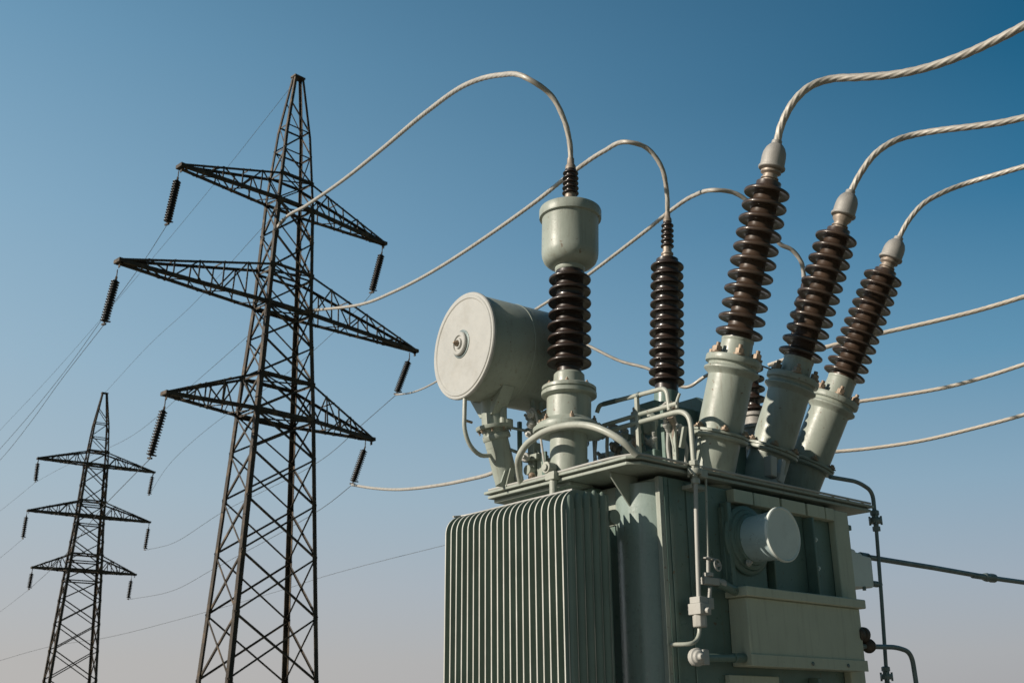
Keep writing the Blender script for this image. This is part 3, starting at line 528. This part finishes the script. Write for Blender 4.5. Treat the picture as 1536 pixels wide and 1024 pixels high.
# ---------------------------------------------------------------- cables and line wires (control points in metres)
CABLES = {
'A': [(0.67, 10.82, 7.54), (0.66, 10.76, 7.76), (0.6, 10.67, 8.0), (0.45, 10.58, 8.27), (0.19, 10.51, 8.44), (-0.12, 11.27, 8.98), (-0.57, 12.49, 9.64), (-1.28, 14.77, 10.63), (-2.44, 18.68, 12.23), (-4.16, 24.4, 14.59), (-6.81, 33.01, 18.24), (-9.62, 42.05, 22.12), (-9.99, 42.5, 22.0)],
'B': [(2.02, 12.81, 7.9), (2.01, 12.7, 8.13), (1.94, 12.58, 8.45), (1.75, 12.5, 8.68), (1.5, 12.47, 8.75), (1.26, 13.19, 9.02), (0.92, 14.39, 9.36), (0.38, 16.48, 9.91), (-0.94, 21.29, 11.25), (-2.13, 25.45, 12.46), (-3.49, 30.06, 13.89), (-5.36, 36.17, 15.92), (-8.5, 43.95, 18.75)],
'C': [(3.73, 12.95, 6.96), (3.69, 12.86, 7.22), (3.57, 12.81, 7.37), (3.42, 12.78, 7.44), (3.24, 12.69, 7.69), (3.02, 12.6, 7.95), (2.83, 12.56, 8.06), (2.58, 12.55, 8.09), (2.42, 13.09, 8.29), (2.25, 13.86, 8.47), (2.03, 14.96, 8.68), (1.76, 16.3, 8.95), (1.17, 19.19, 9.55), (0.4, 22.66, 10.33), (-0.89, 28.83, 11.63), (-2.7, 37.42, 13.45), (-4.09, 43.5, 14.92), (-5.4, 48.87, 16.44)],
'D': [(-0.03, 12.04, 4.44), (-0.29, 13.46, 4.65), (-0.66, 15.37, 5.0), (-1.24, 18.29, 5.56), (-2.65, 25.38, 7.0), (-4.4, 34.08, 8.9), (-7.01, 47.14, 11.85)],
'E': [(0.7, 14.0, 6.7), (1.08, 13.84, 6.43), (1.42, 13.71, 6.2), (1.78, 13.55, 6.03), (2.02, 13.46, 5.83), (2.22, 13.37, 5.73), (2.44, 13.19, 5.82), (2.71, 12.99, 5.89), (2.95, 12.89, 5.81)],
'R1': [(2.86, 10.41, 7.54), (2.91, 10.35, 7.72), (3.04, 10.26, 7.95), (3.22, 10.21, 8.11), (3.44, 10.18, 8.18), (3.71, 10.04, 8.11), (4.0, 9.89, 8.04), (4.29, 9.72, 8.01), (4.56, 9.54, 8.02), (4.83, 9.34, 8.06), (5.06, 9.16, 8.11), (5.56, 8.75, 8.25), (6.29, 8.19, 8.4)],
'R2': [(3.97, 11.55, 7.52), (4.09, 11.47, 7.73), (4.26, 11.39, 7.94), (4.48, 11.34, 8.08), (4.71, 11.32, 8.15), (4.96, 11.15, 8.11), (5.25, 10.95, 8.04), (5.48, 10.79, 7.99), (5.69, 10.65, 7.97), (6.24, 10.25, 7.9), (7.03, 9.68, 7.81)],
'R3': [(4.76, 12.35, 7.28), (4.89, 12.27, 7.5), (5.08, 12.2, 7.7), (5.33, 12.15, 7.83), (5.61, 12.12, 7.93), (5.87, 11.86, 7.91), (6.1, 11.63, 7.89), (6.64, 11.09, 7.81), (7.4, 10.36, 7.67)],
'R4': [(3.86, 15.77, 6.8), (4.32, 15.63, 6.92), (4.7, 15.52, 7.0), (5.45, 15.31, 7.13), (6.18, 15.12, 7.24), (6.81, 14.95, 7.35), (7.4, 14.77, 7.48), (8.82, 14.34, 7.83)],
'R5': [(4.83, 15.78, 6.18), (5.15, 15.69, 6.2), (5.61, 15.55, 6.23), (6.33, 15.33, 6.3), (6.85, 15.15, 6.4), (7.33, 14.98, 6.52), (8.7, 14.47, 6.87)],
'R6': [(4.28, 15.83, 5.44), (4.74, 15.72, 5.45), (5.15, 15.61, 5.46), (5.86, 15.42, 5.52), (6.56, 15.2, 5.64), (7.22, 14.99, 5.78), (8.58, 14.52, 6.13)],
'w_T1UL': [(-13.72, 39.7, 20.78), (-15.53, 42.55, 20.46), (-18.36, 46.79, 20.06), (-23.4, 54.36, 19.35), (-31.77, 66.31, 18.47), (-53.01, 95.38, 16.95)],
'w_T1ML': [(-15.15, 38.19, 15.98), (-19.06, 44.33, 15.9), (-23.05, 50.73, 15.77), (-27.63, 57.86, 15.69), (-53.02, 95.67, 16.14)],
'w_T1LL': [(-13.52, 39.95, 11.31), (-15.53, 43.82, 11.45), (-19.56, 51.65, 11.71), (-27.65, 67.94, 12.04), (-39.11, 90.07, 12.85)],
'w_T1UR': [(-6.51, 47.36, 20.9), (-7.24, 48.89, 20.85), (-12.79, 59.34, 20.94), (-20.52, 72.71, 21.65), (-27.02, 84.75, 21.85), (-31.95, 95.23, 21.51)],
'w_T1MR': [(-5.4, 48.87, 16.44), (-7.43, 52.87, 16.18), (-10.39, 58.7, 15.81), (-19.93, 75.03, 16.13), (-27.04, 87.59, 16.09), (-31.82, 95.26, 16.75)],
'w_T1LR': [(-7.01, 47.14, 11.85), (-8.98, 51.2, 11.63), (-18.96, 70.12, 11.54), (-24.59, 80.7, 11.54), (-32.65, 94.83, 12.54)],
'w_T2UL': [(-39.6, 89.66, 21.54), (-33.8, 80.95, 20.76), (-23.3, 65.47, 19.06), (-16.96, 55.04, 18.78), (-11.77, 46.4, 18.6), (-10.06, 43.48, 18.57)],
'w_e1': [(-9.72, 43.51, 30.05), (-14.01, 49.28, 29.03), (-16.05, 52.03, 28.59), (-20.99, 58.57, 27.6), (-30.87, 71.47, 25.75), (-40.04, 83.11, 24.24), (-61.37, 109.88, 20.94)],
'w_e2': [(-35.78, 92.36, 30.05), (-24.99, 71.64, 27.22), (-18.71, 59.99, 25.44), (-14.17, 51.17, 24.28), (-11.5, 45.97, 23.6), (-10.17, 43.42, 23.24)],
'w_farUL': [(-39.6, 89.66, 21.54), (-44.04, 96.98, 22.03), (-50.92, 108.24, 22.82), (-89.72, 171.22, 27.57)],
'w_farML': [(-39.94, 89.55, 16.84), (-47.82, 103.04, 17.42), (-89.78, 173.47, 21.26)],
'w_farLL': [(-39.11, 90.07, 12.85), (-48.64, 106.42, 12.87), (-89.85, 176.23, 13.5)],
'w_bg': [(-70.32, 135.95, 7.37), (-58.02, 128.67, 9.86), (-50.46, 124.36, 11.08), (-43.11, 120.46, 11.63), (-31.05, 113.64, 13.45), (-21.55, 108.14, 15.14), (-18.3, 106.21, 15.81), (-13.07, 103.23, 16.66), (-6.16, 99.34, 17.64), (1.71, 94.9, 18.81), (12.55, 88.99, 19.99)],
}
STR = {
'T1UL': ((-13.47, 39.7, 22.92), (-13.72, 39.7, 20.78)),
'T1UR': ((-6.08, 47.36, 23.0), (-6.51, 47.36, 20.9)),
'T1ML': ((-14.88, 38.19, 17.93), (-15.15, 38.19, 15.98)),
'T1MR': ((-4.82, 48.87, 18.2), (-5.4, 48.87, 16.44)),
'T1LL': ((-13.15, 39.95, 13.34), (-13.52, 39.95, 11.31)),
'T1LR': ((-6.5, 47.14, 13.54), (-7.01, 47.14, 11.85)),
'T2UL': ((-39.62, 89.66, 23.29), (-39.6, 89.66, 21.54)),
'T2UR': ((-31.79, 95.23, 23.35), (-31.95, 95.23, 21.51)),
'T2ML': ((-39.89, 89.55, 18.8), (-39.94, 89.55, 16.84)),
'T2MR': ((-31.68, 95.26, 18.76), (-31.82, 95.26, 16.75)),
'T2LL': ((-39.04, 90.07, 14.28), (-39.11, 90.07, 12.85)),
'T2LR': ((-32.56, 94.83, 14.26), (-32.65, 94.83, 12.54)),
}
def cable(key, r0, r1, label, cat='cable', group=None, rope=True, mat='cable', name='stranded_cable', step=.02, lay=4.4, dep=.24):
    if key[0] == 'R': lay = 3.2; step = lay * r0 / 9
    P = CABLES[key]; pts = spline(P, step)
    # thicker bundled tail: the radius follows the distance run
    L = [0]
    for a_, b_ in zip(pts, pts[1:]): L.append(L[-1] + (b_ - a_).length)
    rs = [(r0 + (r1 - r0) * (l / L[-1])) * (1 if key[0] not in 'AB' else min(1, .3 + (L[-1] - l) / 1.6)) for l in L]
    mb = MB()
    if rope: mb.rope(pts, rs, lay, 6, 24 if key[0] == 'R' else 18, dep)
    else: mb.tube(pts, rs, 8)
    o = tag(mb.build(name, M[mat], smooth=60), label, cat, group)
    if key in 'AB':                                                     # dead-end clamp bolted to the pylon leg
        e = pts[-1]; q = min(range(len(pts)), key=lambda i: abs((pts[i] - e).length - .75)); f_ = pts[q]; d_ = (e - f_).normalized()
        c = MB().lathe([(.05, 0), (.085, .03), (.085, .40), (.05, .46), (.035, .50)], f_, d_, 12).obox(f_ + d_ * .60, d_, .05, .14, .30); c.build('dead_end_clamp', M['cast'], o)
    return o
G1 = 'long pale cables running from the transformer to the near pylon'
G2 = 'pale cables leaving the transformer to the right'
cable('A', .031, .066, 'pale cable arching from the left bushing with cylindrical head to the near pylon top arm', 'cable', G1, step=.024, lay=6)
cable('B', .031, .062, 'pale stranded cable arching from the slim upright bushing down to the near pylon middle arm', 'cable', G1, step=.024, lay=6)
cable('C', .029, .038, 'pale cable arching behind the first tilted bushing and on behind the round oil drum', 'cable', G1, step=.024, lay=6)
cable('D', .025, .055, 'pale sagging cable from the near pylon lowest right string to the drum support pipe', 'cable', G1, step=.024, lay=6)
cable('E', .020, .024, 'thin brown conductor sagging behind the two upright bushings', 'cable', step=.016, lay=6)
cable('R1', .042, .046, 'thick twisted cable rising from the first tilted bushing to the top right corner', 'cable', G2)
cable('R2', .038, .041, 'thick twisted cable curving right from the middle tilted bushing', 'cable', G2)
cable('R3', .032, .035, 'twisted cable curving right from the last tilted bushing', 'cable', G2)
cable('R4', .032, .036, 'pale cable rising right from behind the last tilted insulator', 'cable', G2, dep=.12, mat='pale')
cable('R5', .028, .031, 'pale cable leaving right beside the collar of the last tilted bushing', 'cable', G2, dep=.12, mat='pale')
cable('R6', .026, .029, 'lowest pale cable leaving right behind the last tilted turret', 'cable', G2, dep=.12, mat='pale')
G3 = 'thin line wires strung between the pylons'
WR = {'w_T1UL': ('dark line wire falling left from the upper left string of the near pylon', .012), 'w_T1ML': ('line wire falling left from the middle left string of the near pylon', .011),
      'w_T1LL': ('faint wire joining the lowest left strings of the two pylons', .014), 'w_T1UR': ('line wire from the upper right string of the near pylon towards the far pylon', .012),
      'w_T1MR': ('line wire from the middle right string of the near pylon to the far pylon', .015), 'w_T1LR': ('line wire from the lowest right string of the near pylon to the far pylon', .014),
      'w_T2UL': ('faint wire from the far pylon upper left string up to the near pylon body', .010), 'w_e1': ('earth wire descending left from the peak of the near pylon', .009), 'w_e2': ('earth wire from the peak of the far pylon up to the near pylon', .010),
      'w_farUL': ('faint wire running left from the upper left string of the far pylon', .011), 'w_farML': ('faint wire running left from the middle left string of the far pylon', .011), 'w_farLL': ('faint wire running left from the lower left string of the far pylon', .011),
      'w_bg': ('distant low line wire crossing behind both pylons to the radiator', .020)}
for k, (lb, r_) in WR.items(): cable(k, r_, r_, lb, 'wire', G3, rope=False, mat='wire', name='line_wire', step=1.0)

# ---------------------------------------------------------------- lattice pylons
PROF = [(0, 2.2, 1.2), (3.4, 2.0, 1.1), (8, 1.75, .95), (13.8, 1.43, .78), (18.5, 1.14, .58), (23.4, .94, .53), (27, .66, .37), (30, .24, .15)]
def half(z):
    for (z0, a0, b0), (z1, a1, b1) in zip(PROF, PROF[1:]):
        if z <= z1: t_ = (z - z0) / (z1 - z0); return a0 + (a1 - a0) * t_, b0 + (b1 - b0) * t_
    return PROF[-1][1:]
def corner(z, sx, sy):
    a_, b_ = half(z); return Vector((sx * a_, sy * b_, z))
def pylon(loc, th, arms, label, k=1.0):
    P = empty('lattice_pylon', (*loc, 0), R(90 - th)); tag(P, label, 'pylon')
    lw, bw = .19 * k, .075 * k
    legz = [0, 3.4, 8, 13.8, 18.5, 23.4, 27, 30]
    for sx in (-1, 1):
        for sy in (-1, 1):
            mb = MB()
            for z0, z1 in zip(legz, legz[1:]):
                w_ = lw * (1 if z1 < 20 else .85 if z1 < 25 else .62)
                mb.angle(corner(z0, sx, sy), corner(z1, sx, sy), w_, .022, (-sx, 0, 0), (0, -sy, 0))
            mb.build('leg', M['steel'], P, smooth=0)
    MB().box(-.28, .28, -.19, .19, 29.98, 30.06).build('peak_plate', M['steel'], P, smooth=0)
    f = MB()
    for sx in (-1, 1):
        for sy in (-1, 1): c_ = corner(0, sx, sy); f.box(c_.x - .45, c_.x + .45, c_.y - .45, c_.y + .45, -.6, .25)
    f.build('footing', M['concrete'], P, bevel=.03)
    lev = [0, 1.1, 3.5, 5.9, 8.2, 10.3, 12.2, 13.8, 15.4, 17.0, 18.5, 20.1, 21.8, 23.4, 24.7, 26.0, 27.3, 28.6]
    hor = {1.1, 13.8, 15.4, 18.5, 20.1, 23.4, 24.7, 26.0, 27.3}
    for (ax, s) in (('y', 1), ('y', -1), ('x', 1), ('x', -1)):
        mb = MB()
        for i, (z0, z1) in enumerate(zip(lev, lev[1:])):
            c4 = [corner(z, *((e, s) if ax == 'y' else (s, e))) for z in (z0, z1) for e in (-1, 1)]
            out_ = Vector((0, s, 0)) if ax == 'y' else Vector((s, 0, 0)); w_ = bw if z0 < 23 else bw * .72
            inn = -out_ * .02
            if z0 < 25 or ax == 'y':
                if z0 < 23.3 or i % 2: mb.angle(c4[0] + inn, c4[3] + inn, w_, .01, (0, 0, 1), -out_)
                if z0 < 23.3 or not i % 2: mb.angle(c4[1] + inn * 3, c4[2] + inn * 3, w_, .01, (0, 0, 1), -out_)
            elif i % 2 and z0 < 27: mb.angle(c4[0] + inn, c4[3] + inn, w_, .01, (0, 0, 1), -out_)
            elif z0 < 27: mb.angle(c4[1] + inn, c4[2] + inn, w_, .01, (0, 0, 1), -out_)
            if z0 in hor: mb.angle(c4[0] + inn * 2, c4[1] + inn * 2, w_ * 1.15, .012, (0, 0, -1), -out_)
            # gusset plates where bracing meets the legs
            for q, sg in ((c4[0], 1), (c4[1], -1)):
                t_ = Vector((sg, 0, 0)) if ax == 'y' else Vector((0, sg, 0))
                if z0 > 1 and z0 < 24.7: mb.obox(q + t_ * .10 - out_ * .012, out_, .22 * k, .22 * k, .012)
        mb.build('bracing', M['steel'], P, smooth=0)
    for (zb, zt, ll, rl, npan) in arms:
        for sgn, ln in ((-1, ll), (1, rl)):
            hb, nb = half(zb); ht, nt_ = half(zt)
            tw = .20 if sgn < 0 else .11
            tipb = {s: Vector((sgn * ln, s * tw, zb)) for s in (-1, 1)}; tipt = {s: Vector((sgn * (ln - .02), s * tw * .7, zb + .17)) for s in (-1, 1)}
            rb = {s: Vector((sgn * hb, s * nb, zb)) for s in (-1, 1)}; rt_ = {s: Vector((sgn * ht, s * nt_, zt)) for s in (-1, 1)}
            ch = MB(); lc = MB()
            for s in (-1, 1):
                ch.angle(rb[s] - Vector((sgn * .1, 0, 0)), tipb[s], .145 * k, .02, (0, -s, 0), (0, 0, 1)); ch.angle(rt_[s], tipt[s], .10 * k, .014, (0, -s, 0), (0, 0, -1))
                n_ = npan; xs = [i_ / n_ for i_ in range(n_ + 1)]
                for i_ in range(1, n_):
                    t0 = xs[i_]; b_ = rb[s].lerp(tipb[s], t0); u_ = rt_[s].lerp(tipt[s], t0); lc.bar(b_, u_, .06 * k, .03, (sgn, 0, 0))
                for i_ in range(n_ - 1):
                    b_ = rb[s].lerp(tipb[s], xs[i_ + 1] if i_ % 2 else xs[i_]); u_ = rt_[s].lerp(tipt[s], xs[i_] if i_ % 2 else xs[i_ + 1]); lc.bar(b_, u_, .06 * k, .03, (0, 0, 1))
            m2 = npan + 1
            for i_ in range(m2):
                t0, t1 = i_ / m2, (i_ + 1) / m2; s = 1 if i_ % 2 else -1
                lc.bar(rb[s].lerp(tipb[s], t0), rb[-s].lerp(tipb[-s], t1), .04 * k, .025, (0, 0, 1))
            for t0 in (.33, .66): lc.bar(rt_[1].lerp(tipt[1], t0), rt_[-1].lerp(tipt[-1], t0), .05 * k, .03, (0, 0, 1))
            arm = ch.build('cross_arm', M['steel'], P, smooth=0); lc.build('lacing', M['steel'], arm, smooth=0)
            MB().box(*sorted((sgn * (ln - .12), sgn * (ln + .10))), -tw - .03, tw + .03, zb + .0, zb + .15).box(*sorted((sgn * (ln - .05), sgn * (ln - .02))), -.06, .06, zb - .18, zb - .03).build('tip_plate', M['steel'], arm, smooth=0)
        hb, nb = half(zb)                                     # bracing inside the body at each arm
        for z in (zb, zt):
            pl = MB()
            h_, n_ = half(z)
            for s in (-1, 1): pl.angle((-h_ - .05, s * n_, z), (h_ + .05, s * n_, z), .16 * k if z == zb else .10 * k, .02, (0, -s, 0), (0, 0, 1))
            pl.bar((-h_, -n_, z), (h_, n_, z), .06 * k, .03, (0, 0, 1)); pl.bar((-h_, n_, z), (h_, -n_, z), .06 * k, .03, (0, 0, 1))
            pl.build('arm_frame', M['steel'], P, smooth=0)
    return P
pylon((-9.72, 43.51), 44, [(23.35, 24.7, 5.3, 5.35, 5), (18.5, 20.3, 7.4, 7.45, 6), (13.8, 15.4, 4.95, 5.05, 5)], 'nearer dark steel lattice pylon with three cross-arms, standing left of the transformer')
pylon((-35.78, 92.36), 55, [(23.5, 24.7, 4.7, 5.0, 5), (19.1, 20.4, 4.9, 5.05, 5), (14.55, 15.9, 4.0, 4.3, 4)], 'smaller farther lattice pylon at the left edge with three cross-arms', 1.1)

def string(A, B, n, r, label, group):
    A, B = Vector(A), Vector(B); d = (B - A); L = d.length; d.normalize()
    root = empty('insulator_string', A); tag(root, label, 'insulator', group); z = Vector((0, 0, 0))
    top = A + Vector((-d.x * .1, -d.y * .1, .42 if n > 12 else .15))
    h = MB().tube([Vector((0, 0, .30)), z], .022, 8).obox(z + d * .06, d, .10, .05, .14); h.build('hanger', M['steel'], root)
    p = (L - .30) / n; prof = [(.04, .13)]
    for i in range(n):
        s0 = .15 + i * p; prof += [(r * .55, s0), (r * .6, s0 + p * .3), (r, s0 + p * .50), (r, s0 + p * .68), (r * .8, s0 + p * .76), (r * .55, s0 + p * .85), (r * .55, s0 + p * .98)]
    MB().lathe(prof, z, d, 20).build('discs', M['disc'], root, smooth=40)
    c = MB().tube([d * (L - .2), d * L], .03, 8).obox(d * (L - .05), (.6, -.7, -.2), .07, .07, .36).tube([d * (L - .12) + Vector((.10, 0, .04)), d * (L - .16) + Vector((.22, 0, -.02))], .03, 8); c.build('clamp', M['steel'], root)
    return root
G4, G5 = 'insulator strings hanging from the near pylon', 'insulator strings hanging from the far pylon'
PN = {'U': 'top', 'M': 'widest middle', 'L': 'lowest'}; SD = {'L': 'left', 'R': 'right'}
PF = {'U': 'top', 'M': 'middle', 'L': 'lowest'}
for k, (a_, b_) in STR.items():
    near = k[1] == '1'
    string(a_, b_, 16 if near else 11, .165 if near else .18, 'dark disc insulator string on the %s end of the %s pylon %s arm' % (SD[k[3]], 'near' if near else 'far', (PN if near else PF)[k[2]]), G4 if near else G5)
